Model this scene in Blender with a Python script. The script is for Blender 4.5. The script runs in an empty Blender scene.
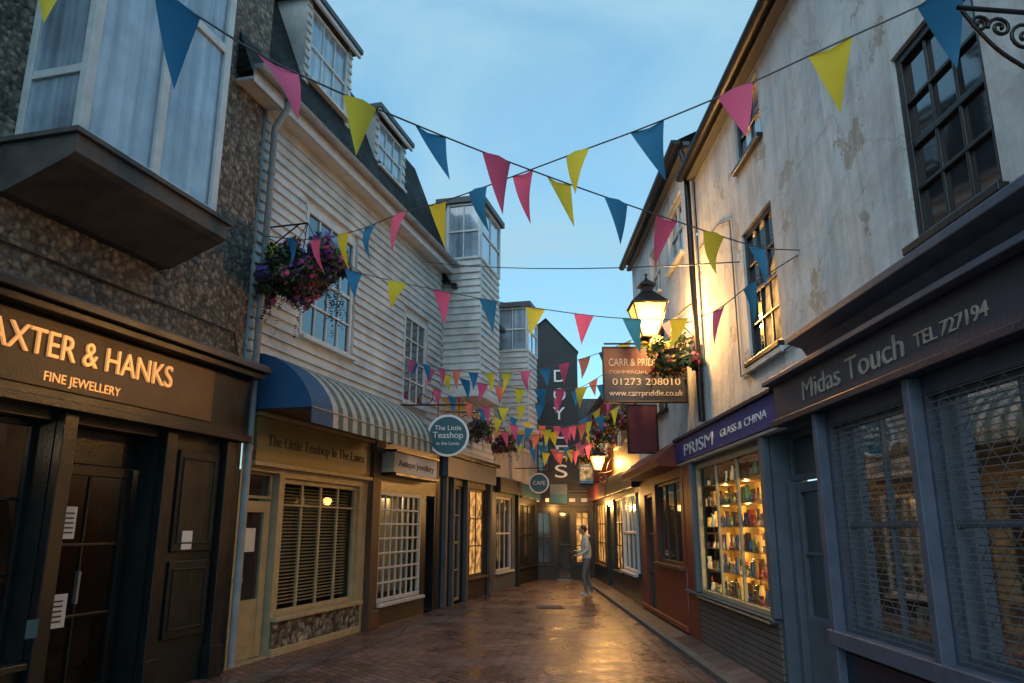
import bpy, bmesh, math, random
from mathutils import Vector, Matrix
random.seed(7)
S=bpy.context.scene
COL=bpy.context.collection
# ---------------------------------------------------------------- materials
MATS={}
def mat(name,c,rough=.6,metal=0,var=.25,scale=3,bump=.15,bscale=40,spec=.5,em=0,emc=None,streak=False,trans=0):
    if name in MATS: return MATS[name]
    m=bpy.data.materials.new(name);m.use_nodes=True;nt=m.node_tree;b=nt.nodes["Principled BSDF"]
    N=nt.nodes.new;L=nt.links.new
    b.inputs["Roughness"].default_value=rough;b.inputs["Metallic"].default_value=metal
    b.inputs["Specular IOR Level"].default_value=spec
    geo=N("ShaderNodeNewGeometry")
    mp=N("ShaderNodeMapping");L(geo.outputs["Position"],mp.inputs[0])
    if streak: mp.inputs["Scale"].default_value=(1,1,.22)
    n1=N("ShaderNodeTexNoise");n1.inputs["Scale"].default_value=scale;n1.inputs["Detail"].default_value=6;n1.inputs["Roughness"].default_value=.65
    L(mp.outputs[0],n1.inputs[0])
    cr=N("ShaderNodeValToRGB");cr.color_ramp.elements[0].position=.3;cr.color_ramp.elements[1].position=.68
    cr.color_ramp.elements[0].color=(*[x*(1-var) for x in c],1);cr.color_ramp.elements[1].color=(*c,1)
    L(n1.outputs[0],cr.inputs[0]);L(cr.outputs[0],b.inputs["Base Color"])
    if bump:
        n2=N("ShaderNodeTexNoise");n2.inputs["Scale"].default_value=bscale;n2.inputs["Detail"].default_value=4
        L(geo.outputs["Position"],n2.inputs[0])
        bp=N("ShaderNodeBump");bp.inputs["Strength"].default_value=bump;bp.inputs["Distance"].default_value=.02
        L(n2.outputs[0],bp.inputs["Height"]);L(bp.outputs[0],b.inputs["Normal"])
    mr=N("ShaderNodeMapRange");mr.inputs[3].default_value=max(0,rough-.12);mr.inputs[4].default_value=min(1,rough+.12)
    L(n1.outputs[0],mr.inputs[0]);L(mr.outputs[0],b.inputs["Roughness"])
    if em:
        b.inputs["Emission Color"].default_value=(*(emc or c),1);b.inputs["Emission Strength"].default_value=em
    MATS[name]=m;return m
def nodes_of(m): return m.node_tree,m.node_tree.nodes["Principled BSDF"]
white_paint=mat("white_paint",(.62,.64,.64),.45,var=.25,scale=6)
clapm=mat("weatherboard_paint",(.64,.65,.63),.5,var=.45,scale=1.6,streak=False,bump=.1)
dark_green=mat("dark_green_paint",(.014,.02,.02),.35,var=.4)
black_paint=mat("black_paint",(.014,.014,.015),.35,var=.4)
iron=mat("black_iron",(.01,.01,.012),.4,metal=.3)
cream=mat("cream_paint",(.46,.37,.22),.5,var=.3,scale=5)
cream_d=mat("sign_ochre",(.27,.20,.075),.5,var=.25)
lead=mat("lead_grey",(.07,.075,.085),.55,var=.3)
corbm=mat("weathered_timber",(.10,.088,.08),.7,var=.5,scale=4)
midas_p=mat("slate_blue_paint",(.095,.12,.175),.5,var=.4,scale=4)
midas_s=mat("midas_sign_board",(.05,.05,.075),.35,var=.3)
navy=mat("navy_paint",(.012,.02,.05),.4,var=.3)
blue_sign=mat("blue_sign",(.018,.04,.26),.4,var=.2)
bluegrey=mat("blue_grey_paint",(.10,.13,.17),.5,var=.35)
greyboard=mat("grey_boards",(.14,.12,.115),.6,var=.35)
red_p=mat("red_paint",(.26,.04,.022),.5,var=.35)
red_s=mat("dark_red_sign",(.13,.016,.025),.45,var=.2)
red_d=mat("maroon_sign",(.06,.010,.018),.45,var=.2)
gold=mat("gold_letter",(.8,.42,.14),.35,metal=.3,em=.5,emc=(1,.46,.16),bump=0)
signb=mat("glow_tinted_board",(.17,.08,.03),.45,var=.65,scale=1.2)  # orange-brown glow on the sign put into the board's base colour
silver=mat("grey_letter",(.45,.40,.34),.5,bump=0)
whitel=mat("white_letter",(.75,.78,.8),.5,bump=0,var=.05)
inkl=mat("dark_letter",(.06,.05,.04),.6,bump=0)
slate=mat("dark_slate",(.018,.022,.024),.5,var=.5,scale=8)
brown=mat("brown_timber",(.10,.055,.03),.55,var=.4)
intd=mat("dark_interior",(.02,.017,.016),.8)
interior_w=mat("warm_interior",(.62,.38,.12),.8,var=.3,scale=5)
interior_g=mat("gold_interior",(.78,.50,.16),.8,var=.45,scale=7)
paper=mat("paper",(.7,.7,.66),.7,var=.1,bump=0)
stone=mat("stone",(.14,.13,.125),.7,var=.4)
pvc=mat("grey_pipe",(.33,.34,.34),.65,var=.4)
cordm=mat("cord_grey",(.12,.12,.12),.7)
blind=mat("blind_slats",(.42,.34,.2),.6,var=.2)
blind_g=mat("grey_blind",(.14,.14,.145),.6,var=.5,scale=4)
steel=mat("grille_steel",(.24,.26,.28),.45,metal=.5)
teal=mat("teal_sign",(.02,.11,.16),.5)
aw_g=mat("awning_green",(.07,.13,.12),.75,var=.4,scale=8)
aw_w=mat("awning_white",(.42,.44,.42),.75,var=.4,scale=8)
aw_b=mat("awning_blue",(.015,.08,.20),.75,var=.35)
warm_g=mat("warm_glow",(.6,.42,.2),.7,em=.8,emc=(1,.5,.14),var=.7,scale=4)
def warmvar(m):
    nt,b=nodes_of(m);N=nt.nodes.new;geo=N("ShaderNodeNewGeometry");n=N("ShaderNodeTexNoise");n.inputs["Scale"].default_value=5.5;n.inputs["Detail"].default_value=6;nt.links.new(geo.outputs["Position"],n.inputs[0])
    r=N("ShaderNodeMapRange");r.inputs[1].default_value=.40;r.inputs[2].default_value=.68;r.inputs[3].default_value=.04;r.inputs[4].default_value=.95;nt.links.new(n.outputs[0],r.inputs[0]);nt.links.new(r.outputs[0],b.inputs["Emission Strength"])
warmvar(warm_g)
lampglass=mat("lamp_glass",(.6,.4,.15),.4,em=1.7,emc=(1,.54,.10),bump=0,var=0)
shelfm=mat("shelf_timber",(.35,.2,.08),.5)
def flagmat(n,c):
    m=mat(n,c,.8,var=.12,bump=.05);nt,b=nodes_of(m)
    t=nt.nodes.new("ShaderNodeBsdfTranslucent");t.inputs[0].default_value=(*c,1)
    mx=nt.nodes.new("ShaderNodeMixShader");mx.inputs[0].default_value=.35
    o=nt.nodes["Material Output"]
    nt.links.new(b.outputs[0],mx.inputs[1]);nt.links.new(t.outputs[0],mx.inputs[2]);nt.links.new(mx.outputs[0],o.inputs[0]);return m
fy=flagmat("flag_yellow",(.76,.64,.05));fb=flagmat("flag_blue",(.03,.21,.43));fp=flagmat("flag_pink",(.76,.13,.27));fw=flagmat("flag_coral",(.8,.22,.14))
def glassm(name,c,r):
    m=mat(name,c,r,var=.6,scale=1.2,bump=.03,bscale=2.5,spec=1.0);nt,b=nodes_of(m)
    for l in list(b.inputs["Roughness"].links): nt.links.remove(l)
    b.inputs["Roughness"].default_value=r;b.inputs["Coat Weight"].default_value=.6;b.inputs["Coat Roughness"].default_value=.03
    return m
glass=glassm("window_glass",(.03,.036,.048),.05)
# net-curtained glass: soft vertical folds, sky reflection painted into the pale blue base
def curtained():
    m=glassm("curtained_sky_glass",(.36,.46,.56),.10);nt,b=nodes_of(m);N=nt.nodes.new;L=nt.links.new
    src=b.inputs["Base Color"].links[0].from_socket;geo=N("ShaderNodeNewGeometry");mp=N("ShaderNodeMapping");mp.inputs["Scale"].default_value=(9,9,.35);L(geo.outputs["Position"],mp.inputs[0])
    n=N("ShaderNodeTexNoise");n.inputs["Scale"].default_value=1;n.inputs["Detail"].default_value=3;L(mp.outputs[0],n.inputs[0])
    r=N("ShaderNodeValToRGB");r.color_ramp.elements[0].position=.35;r.color_ramp.elements[1].position=.62;r.color_ramp.elements[0].color=(.45,.47,.5,1);r.color_ramp.elements[1].color=(1.15,1.15,1.15,1);L(n.outputs[0],r.inputs[0])
    mx=N("ShaderNodeMixRGB");mx.blend_type='MULTIPLY';mx.inputs[0].default_value=.8;L(src,mx.inputs[1]);L(r.outputs[0],mx.inputs[2]);L(mx.outputs[0],b.inputs["Base Color"]);b.inputs["Coat Weight"].default_value=1;return m
glass_sky=curtained()
def panem(name,k):
    m=bpy.data.materials.new(name);m.use_nodes=True;nt=m.node_tree;nt.nodes.clear();N=nt.nodes.new
    t=N("ShaderNodeBsdfTransparent");t.inputs[0].default_value=(.90,.93,.93,1);g=N("ShaderNodeBsdfGlossy");g.inputs["Roughness"].default_value=.03
    f=N("ShaderNodeFresnel");f.inputs[0].default_value=1.45;a=N("ShaderNodeMath");a.operation='MULTIPLY_ADD';a.inputs[1].default_value=k;a.inputs[2].default_value=.02;mx=N("ShaderNodeMixShader");o=N("ShaderNodeOutputMaterial")
    nt.links.new(f.outputs[0],a.inputs[0]);nt.links.new(a.outputs[0],mx.inputs[0]);nt.links.new(t.outputs[0],mx.inputs[1]);nt.links.new(g.outputs[0],mx.inputs[2]);nt.links.new(mx.outputs[0],o.inputs[0])
    return m
pane=panem("clear_pane",.7);pane_l=panem("clear_pane_soft",.22)
def renderm(name,c):
    m=mat(name,c,.75,var=.34,scale=1.1,bump=.3,bscale=14,streak=False);nt,b=nodes_of(m);N=nt.nodes.new;L=nt.links.new
    src=b.inputs["Base Color"].links[0].from_socket
    geo=N("ShaderNodeNewGeometry")
    n=N("ShaderNodeTexNoise");n.inputs["Scale"].default_value=1.7;n.inputs["Detail"].default_value=9;n.inputs["Roughness"].default_value=.7;L(geo.outputs["Position"],n.inputs[0])
    r=N("ShaderNodeValToRGB");r.color_ramp.elements[0].position=.60;r.color_ramp.elements[1].position=.625;L(n.outputs[0],r.inputs[0])
    mx=N("ShaderNodeMixRGB");L(r.outputs[0],mx.inputs[0]);L(src,mx.inputs[1]);mx.inputs[2].default_value=(c[0]*.6,c[1]*.56,c[2]*.48,1)
    mp=N("ShaderNodeMapping");mp.inputs["Scale"].default_value=(5,5,.7);L(geo.outputs["Position"],mp.inputs[0])
    n3=N("ShaderNodeTexNoise");n3.inputs["Scale"].default_value=1;n3.inputs["Detail"].default_value=8;n3.inputs["Roughness"].default_value=.75;n3.inputs["Distortion"].default_value=.6;L(mp.outputs[0],n3.inputs[0])
    r3=N("ShaderNodeValToRGB");r3.color_ramp.elements[0].position=.46;r3.color_ramp.elements[1].position=.76;r3.color_ramp.elements[0].color=(1,1,1,1);r3.color_ramp.elements[1].color=(.42,.41,.40,1);L(n3.outputs[0],r3.inputs[0])
    m2=N("ShaderNodeMixRGB");m2.blend_type='MULTIPLY';m2.inputs[0].default_value=.75;L(mx.outputs[0],m2.inputs[1]);L(r3.outputs[0],m2.inputs[2])
    v=N("ShaderNodeTexVoronoi");v.feature='DISTANCE_TO_EDGE';v.inputs["Scale"].default_value=.8
    ad=N("ShaderNodeMixRGB");ad.blend_type='ADD';ad.inputs[0].default_value=.6;L(geo.outputs["Position"],ad.inputs[1]);L(n.outputs["Color"],ad.inputs[2]);L(ad.outputs[0],v.inputs[0])
    rv=N("ShaderNodeValToRGB");rv.color_ramp.elements[0].position=.0;rv.color_ramp.elements[1].position=.008;rv.color_ramp.elements[0].color=(.45,.42,.38,1);rv.color_ramp.elements[1].color=(1,1,1,1);L(v.outputs["Distance"],rv.inputs[0])
    m3=N("ShaderNodeMixRGB");m3.blend_type='MULTIPLY';m3.inputs[0].default_value=.6;L(m2.outputs[0],m3.inputs[1]);L(rv.outputs[0],m3.inputs[2]);L(m3.outputs[0],b.inputs["Base Color"])
    bp=b.inputs["Normal"].links[0].from_node
    b2=N("ShaderNodeBump");b2.inputs["Strength"].default_value=.5;b2.inputs["Distance"].default_value=.02;b2.invert=True;L(r.outputs[0],b2.inputs["Height"]);L(bp.outputs[0],b2.inputs["Normal"])
    n6=N("ShaderNodeTexNoise");n6.inputs["Scale"].default_value=1.3;n6.inputs["Detail"].default_value=3;L(geo.outputs["Position"],n6.inputs[0])
    b3=N("ShaderNodeBump");b3.inputs["Strength"].default_value=.5;b3.inputs["Distance"].default_value=.12;L(n6.outputs[0],b3.inputs["Height"]);L(b2.outputs[0],b3.inputs["Normal"]);L(b3.outputs[0],b.inputs["Normal"])
    return m
rend_white=renderm("white_render",(.70,.74,.76))
rend_cream=renderm("pale_render",(.45,.45,.42))
def pebblem(name,c1,c2,sc):
    m=mat(name,c1,.8,bump=0);nt,b=nodes_of(m);N=nt.nodes.new;L=nt.links.new;geo=N("ShaderNodeNewGeometry")
    wn=N("ShaderNodeTexNoise");wn.inputs["Scale"].default_value=9;L(geo.outputs["Position"],wn.inputs[0])
    wa_=N("ShaderNodeMixRGB");wa_.blend_type='ADD';wa_.inputs[0].default_value=.09;L(geo.outputs["Position"],wa_.inputs[1]);L(wn.outputs["Color"],wa_.inputs[2])
    v=N("ShaderNodeTexVoronoi");v.inputs["Scale"].default_value=sc;L(wa_.outputs[0],v.inputs[0])
    n=N("ShaderNodeTexNoise");n.inputs["Scale"].default_value=1.3;n.inputs["Detail"].default_value=7;L(geo.outputs["Position"],n.inputs[0])
    sep=N("ShaderNodeSeparateColor");L(v.outputs["Color"],sep.inputs[0])
    mul=N("ShaderNodeMath");mul.operation='MULTIPLY';L(sep.outputs[0],mul.inputs[0]);L(n.outputs[0],mul.inputs[1])
    r=N("ShaderNodeValToRGB");r.color_ramp.elements[0].color=(*c1,1);r.color_ramp.elements[1].color=(*c2,1);r.color_ramp.elements[0].position=.05;r.color_ramp.elements[1].position=.55;L(mul.outputs[0],r.inputs[0])
    dk=N("ShaderNodeMapRange");dk.inputs[1].default_value=.25;dk.inputs[2].default_value=.6;dk.inputs[3].default_value=1;dk.inputs[4].default_value=.5;L(v.outputs["Distance"],dk.inputs[0])
    mm=N("ShaderNodeMixRGB");mm.blend_type='MULTIPLY';mm.inputs[0].default_value=1;L(r.outputs[0],mm.inputs[1]);L(dk.outputs[0],mm.inputs[2]);L(mm.outputs[0],b.inputs["Base Color"])
    bp=N("ShaderNodeBump");bp.inputs["Strength"].default_value=1;bp.inputs["Distance"].default_value=.03;bp.invert=True;L(v.outputs["Distance"],bp.inputs["Height"]);L(bp.outputs[0],b.inputs["Normal"])
    return m
pebble=pebblem("pebbledash",(.10,.085,.07),(.36,.30,.23),15)
flint=pebblem("flint_cobbles",(.06,.055,.045),(.5,.46,.38),12)
def brickm(name,c1,c2,mort,bw,bh,ms,rough=.7,bump=.6,off=.5,rot=0,spec=.5,big=.5,rv=.2):
    m=mat(name,c1,rough,bump=0,spec=spec);nt,b=nodes_of(m);N=nt.nodes.new;L=nt.links.new
    uv=N("ShaderNodeTexCoord");mp=N("ShaderNodeMapping");mp.inputs["Rotation"].default_value=(0,0,rot);L(uv.outputs["UV"],mp.inputs[0])
    br=N("ShaderNodeTexBrick");br.inputs["Scale"].default_value=1;br.inputs["Brick Width"].default_value=bw;br.inputs["Row Height"].default_value=bh
    br.inputs["Mortar Size"].default_value=ms;br.inputs["Color1"].default_value=(*c1,1);br.inputs["Color2"].default_value=(*c2,1);br.inputs["Mortar"].default_value=(*mort,1);br.offset=off
    L(mp.outputs[0],br.inputs[0])
    n=N("ShaderNodeTexNoise");n.inputs["Scale"].default_value=.9;n.inputs["Detail"].default_value=8;n.inputs["Roughness"].default_value=.7;L(uv.outputs["UV"],n.inputs[0])
    r=N("ShaderNodeValToRGB");r.color_ramp.elements[0].position=.35;r.color_ramp.elements[1].position=.7;r.color_ramp.elements[0].color=(big,big,big,1);r.color_ramp.elements[1].color=(1.25,1.2,1.15,1);L(n.outputs[0],r.inputs[0])
    mx=N("ShaderNodeMixRGB");mx.blend_type='MULTIPLY';mx.inputs[0].default_value=1;L(br.outputs[0],mx.inputs[1]);L(r.outputs[0],mx.inputs[2]);L(mx.outputs[0],b.inputs["Base Color"])
    bp=N("ShaderNodeBump");bp.inputs["Strength"].default_value=bump;bp.inputs["Distance"].default_value=.012;bp.invert=True;L(br.outputs["Fac"],bp.inputs["Height"])
    n4=N("ShaderNodeTexNoise");n4.inputs["Scale"].default_value=9;n4.inputs["Detail"].default_value=5;L(uv.outputs["UV"],n4.inputs[0])
    b4=N("ShaderNodeBump");b4.inputs["Strength"].default_value=.35;b4.inputs["Distance"].default_value=.03;L(n4.outputs[0],b4.inputs["Height"]);L(bp.outputs[0],b4.inputs["Normal"]);L(b4.outputs[0],b.inputs["Normal"])
    mr=N("ShaderNodeMapRange");mr.inputs[1].default_value=.35;mr.inputs[2].default_value=.65;mr.inputs[3].default_value=rough-rv;mr.inputs[4].default_value=rough+rv;L(n.outputs[0],mr.inputs[0]);L(mr.outputs[0],b.inputs["Roughness"])
    return m
paver=brickm("brick_pavers",(.25,.13,.11),(.12,.07,.066),(.035,.03,.03),.23,.115,.014,rough=.36,rot=math.radians(52),rv=.18,spec=.55)
paver_b=brickm("border_pavers",(.12,.09,.085),(.16,.12,.11),(.03,.03,.03),.3,.3,.012,rough=.45,off=0)
tiles=brickm("roof_tiles",(.030,.036,.032),(.016,.02,.02),(.004,.004,.004),.20,.13,.016,rough=.75,bump=1,spec=.2)
redtile=brickm("hung_tiles",(.12,.075,.06),(.07,.045,.04),(.01,.01,.01),.2,.13,.016,rough=.7,bump=1)
asphalt=mat("asphalt",(.05,.05,.05),.85)
# ---------------------------------------------------------------- frames and building builder
class Fr:
    def __init__(s,P,u,n): s.P=Vector((*P,0));s.u=Vector((*u,0)).normalized();s.n=Vector((*n,0)).normalized()
    def p(s,a,o,h): return s.P+s.u*a+s.n*o+Vector((0,0,h))
LF=Fr((-5.96,0),(.2516,.9678),(.9678,-.2516))
RF=Fr((2.75,0),(0,1),(-1,0))
EF=Fr((0,26.2),(1,0),(0,-1))
def empty(name,loc=(0,0,0)):
    e=bpy.data.objects.new(name,None);e.empty_display_size=.3;COL.objects.link(e);return e
def link(o,par=None):
    COL.objects.link(o)
    if par: o.parent=par
    return o
class B:
    def __init__(s,name,fr): s.name=name;s.fr=fr;s.parts={};s.e=empty(name);s.texts=[]
    def add(s,part,m,vs,fs):
        if part not in s.parts: s.parts[part]=(bmesh.new(),[])
        bm,ml=s.parts[part]
        uv=bm.loops.layers.uv.verify()
        if m not in ml: ml.append(m)
        mi=ml.index(m)
        bv=[bm.verts.new(s.fr.p(*v)) for v in vs]
        for f in fs:
            try: fc=bm.faces.new([bv[i] for i in f])
            except ValueError: continue
            fc.material_index=mi
            for lp,i in zip(fc.loops,f):
                a,o,h=vs[i];lp[uv].uv=(a+o,h+abs(o)*.3)
    def box(s,part,m,s0,s1,o0,o1,h0,h1):
        vs=[(a,o,h) for a in(s0,s1) for o in(o0,o1) for h in(h0,h1)]
        s.add(part,m,vs,[(0,1,3,2),(4,6,7,5),(0,4,5,1),(2,3,7,6),(0,2,6,4),(1,5,7,3)])
    def ext(s,part,m,prof,s0,s1,caps=True):
        n=len(prof);vs=[(s0,o,h) for o,h in prof]+[(s1,o,h) for o,h in prof]
        fs=[(i,(i+1)%n,n+(i+1)%n,n+i) for i in range(n)]
        if caps: fs+=[tuple(range(n)),tuple(range(2*n-1,n-1,-1))]
        s.add(part,m,vs,fs)
    def wall(s,part,m,s0,s1,h0,h1,ops=(),o=0,rev=.14,rm=None):
        ss=sorted({s0,s1,*[x for op in ops for x in op[:2] if s0<x<s1]});hs=sorted({h0,h1,*[x for op in ops for x in op[2:4] if h0<x<h1]})
        for i in range(len(ss)-1):
            for j in range(len(hs)-1):
                a=(ss[i]+ss[i+1])/2;h=(hs[j]+hs[j+1])/2
                if any(q[0]<a<q[1] and q[2]<h<q[3] for q in ops): continue
                s.add(part,m,[(ss[i],o,hs[j]),(ss[i+1],o,hs[j]),(ss[i+1],o,hs[j+1]),(ss[i],o,hs[j+1])],[(0,1,2,3)])
        for q in ops:
            a,b,c,d=q[:4];r=rm or m
            s.add(part,r,[(a,o,c),(b,o,c),(b,o,d),(a,o,d),(a,o-rev,c),(b,o-rev,c),(b,o-rev,d),(a,o-rev,d)],[(0,1,5,4),(1,2,6,5),(2,3,7,6),(3,0,4,7)])
    def clap(s,part,m,s0,s1,h0,h1,ops=(),o=0,bh=.15):
        n=max(1,round((h1-h0)/bh));bh=(h1-h0)/n
        for k in range(n):
            a=h0+k*bh;b=a+bh;cuts=[(s0,s1)]
            for q in ops:
                if q[3]>a+.02 and q[2]<b-.02:
                    nc=[]
                    for c in cuts:
                        if q[1]<=c[0] or q[0]>=c[1]: nc.append(c);continue
                        if q[0]>c[0]: nc.append((c[0],q[0]))
                        if q[1]<c[1]: nc.append((q[1],c[1]))
                    cuts=nc
            for c in cuts:
                j=random.uniform(-.006,.006)
                s.ext(part,m,[(o+.045+j,a),(o+.008,b+.006),(o-.1,b),(o-.1,a)],c[0],c[1])
    def win(s,s0,s1,h0,h1,cols=2,rows=2,fm=None,gm=None,o=0,d=.1,fw=.06,mw=.03,sill=True,part="windows"):
        fm=fm or white_paint;gm=gm or glass;a=o-d
        s.box(part,fm,s0,s0+fw,a,a+.06,h0,h1);s.box(part,fm,s1-fw,s1,a,a+.06,h0,h1)
        s.box(part,fm,s0+fw,s1-fw,a,a+.06,h0,h0+fw);s.box(part,fm,s0+fw,s1-fw,a,a+.06,h1-fw,h1)
        W=s1-s0-2*fw;H=h1-h0-2*fw
        for i in range(1,cols):
            x=s0+fw+W*i/cols;s.box(part,fm,x-mw/2,x+mw/2,a+.01,a+.045,h0+fw,h1-fw)
        for j in range(1,rows):
            y=h0+fw+H*j/rows;k=mw*(1.6 if j*2==rows else 1)
            s.box(part,fm,s0+fw,s1-fw,a+.012,a+.05,y-k/2,y+k/2)
        s.add("glass",gm,[(s0+fw,a+.02,h0+fw),(s1-fw,a+.02,h0+fw),(s1-fw,a+.02,h1-fw),(s0+fw,a+.02,h1-fw)],[(0,1,2,3)])
        if sill: s.box(part,fm,s0-.05,s1+.05,o-.02,o+.07,h0-.06,h0-.003)
    def room(s,s0,s1,h0,h1,o0,depth,m,fm=None):
        o1=o0-depth
        s.add("interior",m,[(s0,o0,h0),(s1,o0,h0),(s1,o0,h1),(s0,o0,h1),(s0,o1,h0),(s1,o1,h0),(s1,o1,h1),(s0,o1,h1)],[(0,1,5,4),(1,2,6,5),(2,3,7,6),(3,0,4,7),(4,5,6,7)])
    def text(s,name,body,s0,s1,h,o,m,size=.2,ext=.006,flip=None):
        c=bpy.data.curves.new(name,"FONT");c.body=body;c.size=size;c.extrude=ext;c.materials.append(m)
        ob=bpy.data.objects.new(name,c);link(ob,s.e);bpy.context.view_layer.update()
        w=ob.dimensions.x or 1
        n=s.fr.n;r=(-n).cross(Vector((0,0,1)));start=s.fr.p(s0,o,h)
        k=abs(s1-s0)/w
        M=Matrix(((r.x*k,0,n.x,start.x),(r.y*k,0,n.y,start.y),(0,1,0,start.z),(0,0,0,1)))
        ob.matrix_world=M
        return ob
    def done(s,bevel=("windows","trim","sign")):
        for k,(bm,ml) in s.parts.items():
            if k not in("glass",): bmesh.ops.recalc_face_normals(bm,faces=bm.faces)
            me=bpy.data.meshes.new(k);bm.to_mesh(me);bm.free()
            for m in ml: me.materials.append(m)
            ob=link(bpy.data.objects.new(k,me),s.e)
            if k in bevel:
                bv=ob.modifiers.new("b","BEVEL");bv.width=.007;bv.segments=2;bv.limit_method='ANGLE'
def tube(name,pts,r,m,par=None,cyc=False,smooth=False):
    c=bpy.data.curves.new(name,"CURVE");c.dimensions='3D';c.bevel_depth=r;c.bevel_resolution=2
    sp=c.splines.new('NURBS' if smooth else 'POLY');sp.points.add(len(pts)-1)
    for q,p in zip(sp.points,pts): q.co=(*p,1)
    if smooth: sp.order_u=3;sp.use_endpoint_u=True
    sp.use_cyclic_u=cyc;c.materials.append(m);return link(bpy.data.objects.new(name,c),par)
def mesh(name,vs,fs,mats,par=None,mi=None,smooth=False):
    me=bpy.data.meshes.new(name);me.from_pydata([tuple(v) for v in vs],[],fs)
    for m in mats: me.materials.append(m)
    if mi: me.polygons.foreach_set("material_index",mi)
    if smooth: me.polygons.foreach_set("use_smooth",[True]*len(me.polygons))
    me.update();return link(bpy.data.objects.new(name,me),par)
def light(name,loc,e,c,r=.08,par=None):
    l=bpy.data.lights.new(name,'POINT');l.energy=e;l.color=c;l.shadow_soft_size=r
    o=link(bpy.data.objects.new(name,l),par);o.location=loc;return o
WARM=(1,.50,.14)
def lathe(name,prof,center,m,par=None,n=24):
    vs=[];fs=[]
    for r,z in prof:
        for i in range(n):
            a=2*math.pi*i/n;vs.append((center[0]+r*math.cos(a),center[1]+r*math.sin(a),center[2]+z))
    for j in range(len(prof)-1):
        for i in range(n): fs.append((j*n+i,j*n+(i+1)%n,(j+1)*n+(i+1)%n,(j+1)*n+i))
    return mesh(name,vs,fs,[m],par,smooth=True)
# ================================================================ GROUND
def sheet(name,pts,z,m):
    me=bpy.data.meshes.new(name);me.from_pydata([(x,y,z) for x,y in pts],[],[tuple(range(len(pts)))]);uv=me.uv_layers.new()
    for i,l in enumerate(me.loops): v=me.vertices[l.vertex_index].co;uv.data[i].uv=(v.x,v.y)
    me.materials.append(m);return link(bpy.data.objects.new(name,me))
sheet("ground",[(-300,-300),(300,-300),(300,300),(-300,300)],-.012,asphalt)
def lx(y,o=0): return -5.96+.26*y+o*1.033
sheet("paved_street",[(lx(-14,-.3),-14),(3.1,-14),(3.1,31),(lx(31,-.3),31)],0,paver)
sheet("gutter_strip",[(lx(-10,.55),-10),(lx(-10,.85),-10),(lx(25,.85),25),(lx(25,.55),25)],.004,paver_b)
pv=B("pavement",RF)
pv.box("kerb",stone,-10,26,.36,.48,-.01,.075)
pv.box("slabs",paver_b,-10,26,-.3,.357,-.01,.07)
pv.done(("kerb",))
sheet("drain_channel",[(1.95,-10),(2.15,-10),(2.15,26),(1.95,26)],.004,paver_b)
dc=B("drain_cover",Fr((.82,17.2),(0,1),(-1,0)))
dc.box("frame",iron,-.3,.3,-.3,.3,.0,.012)
for i in range(7): dc.box("bars",lead,-.27+.08*i,-.22+.08*i,-.25,.25,.012,.02)
dc.done(())
# ================================================================ LEFT: jeweller's shop (pebbledash)
J=B("jewellery_shop",LF)
J.wall("walls",pebble,-5,9.9,3.6,10.5,[(4.6,5.5,5.3,7.6)])
J.win(4.6,5.5,5.3,7.6,2,3,white_paint,glass)
J.add("walls",pebble,[(9.9,0,0),(9.9,-3,0),(9.9,-3,10.5),(9.9,0,10.5)],[(0,1,2,3)])
J.add("roof",tiles,[(-5,.2,10.5),(9.95,.2,10.5),(9.95,-3,12),(-5,-3,12)],[(0,1,2,3)])
J.wall("shopfront",dark_green,-5,9.83,0,3.6,[(3.4,5.2,.55,2.6),(5.35,7.1,.55,2.6),(7.25,8.45,0,2.6)],o=.04,rev=.3)
J.box("gap_filler",black_paint,9.832,9.97,-.4,.035,0,3.6)  # dark filler added to block sky showing through the gap
J.box("trim",dark_green,-5,9.88,.042,.17,2.76,3.54)
J.box("trim",black_paint,-5,9.93,.03,.42,3.545,3.62);J.box("trim",black_paint,-5,9.9,.03,.34,3.47,3.54);J.box("trim",lead,-5,9.91,.03,.38,3.622,3.65)
J.box("trim",black_paint,-5,9.88,.042,.24,2.68,2.758)
J.box("sign",signb,3.2,9.1,.172,.19,2.84,3.44)
for a in (3.2,5.27,7.17,8.55,9.62):
    J.box("trim",black_paint,a-.06,a+.10,.042,.13,0,2.67);J.box("trim",black_paint,a-.09,a+.13,.042,.16,0,.35)
J.box("trim",dark_green,8.8,9.5,.042,.07,.5,1.3);J.box("trim",dark_green,8.8,9.5,.042,.07,1.4,2.5)
for a,b in((8.8,9.5),):
    for h0,h1 in((.5,1.3),(1.4,2.5)):
        J.box("trim",black_paint,a+.06,b-.06,.071,.085,h0+.08,h0+.10);J.box("trim",black_paint,a+.06,b-.06,.071,.085,h1-.10,h1-.08)
        J.box("trim",black_paint,a+.06,a+.08,.071,.085,h0+.1,h1-.1);J.box("trim",black_paint,b-.08,b-.06,.071,.085,h0+.1,h1-.1)
J.win(5.35,7.1,.55,2.6,3,3,dark_green,pane,o=.04,d=.25);J.room(5.35,7.1,.55,2.6,-.25,1.2,brown)
J.win(3.4,5.2,.55,2.6,3,3,dark_green,pane,o=.04,d=.25);J.room(3.4,5.2,.55,2.6,-.25,1.2,brown)
for k in range(4):
    J.box("display",shelfm,5.5,7.0,-.9,-.4,.75+.4*k,.78+.4*k)
    for q in range(13): J.box("display",random.choice([paper,steel,intd,gold,cream]),5.55+.11*q,5.61+.11*q,-.7,-.5,.782+.4*k,.84+.4*k+random.random()*.14)
J.win(7.3,8.4,.08,2.25,2,3,black_paint,pane,o=.04,d=.28,fw=.1,sill=False);J.room(7.25,8.45,.03,2.6,-.27,1.6,brown)
J.box("windows",black_paint,7.25,8.45,-.26,-.2,2.26,2.6)
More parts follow.
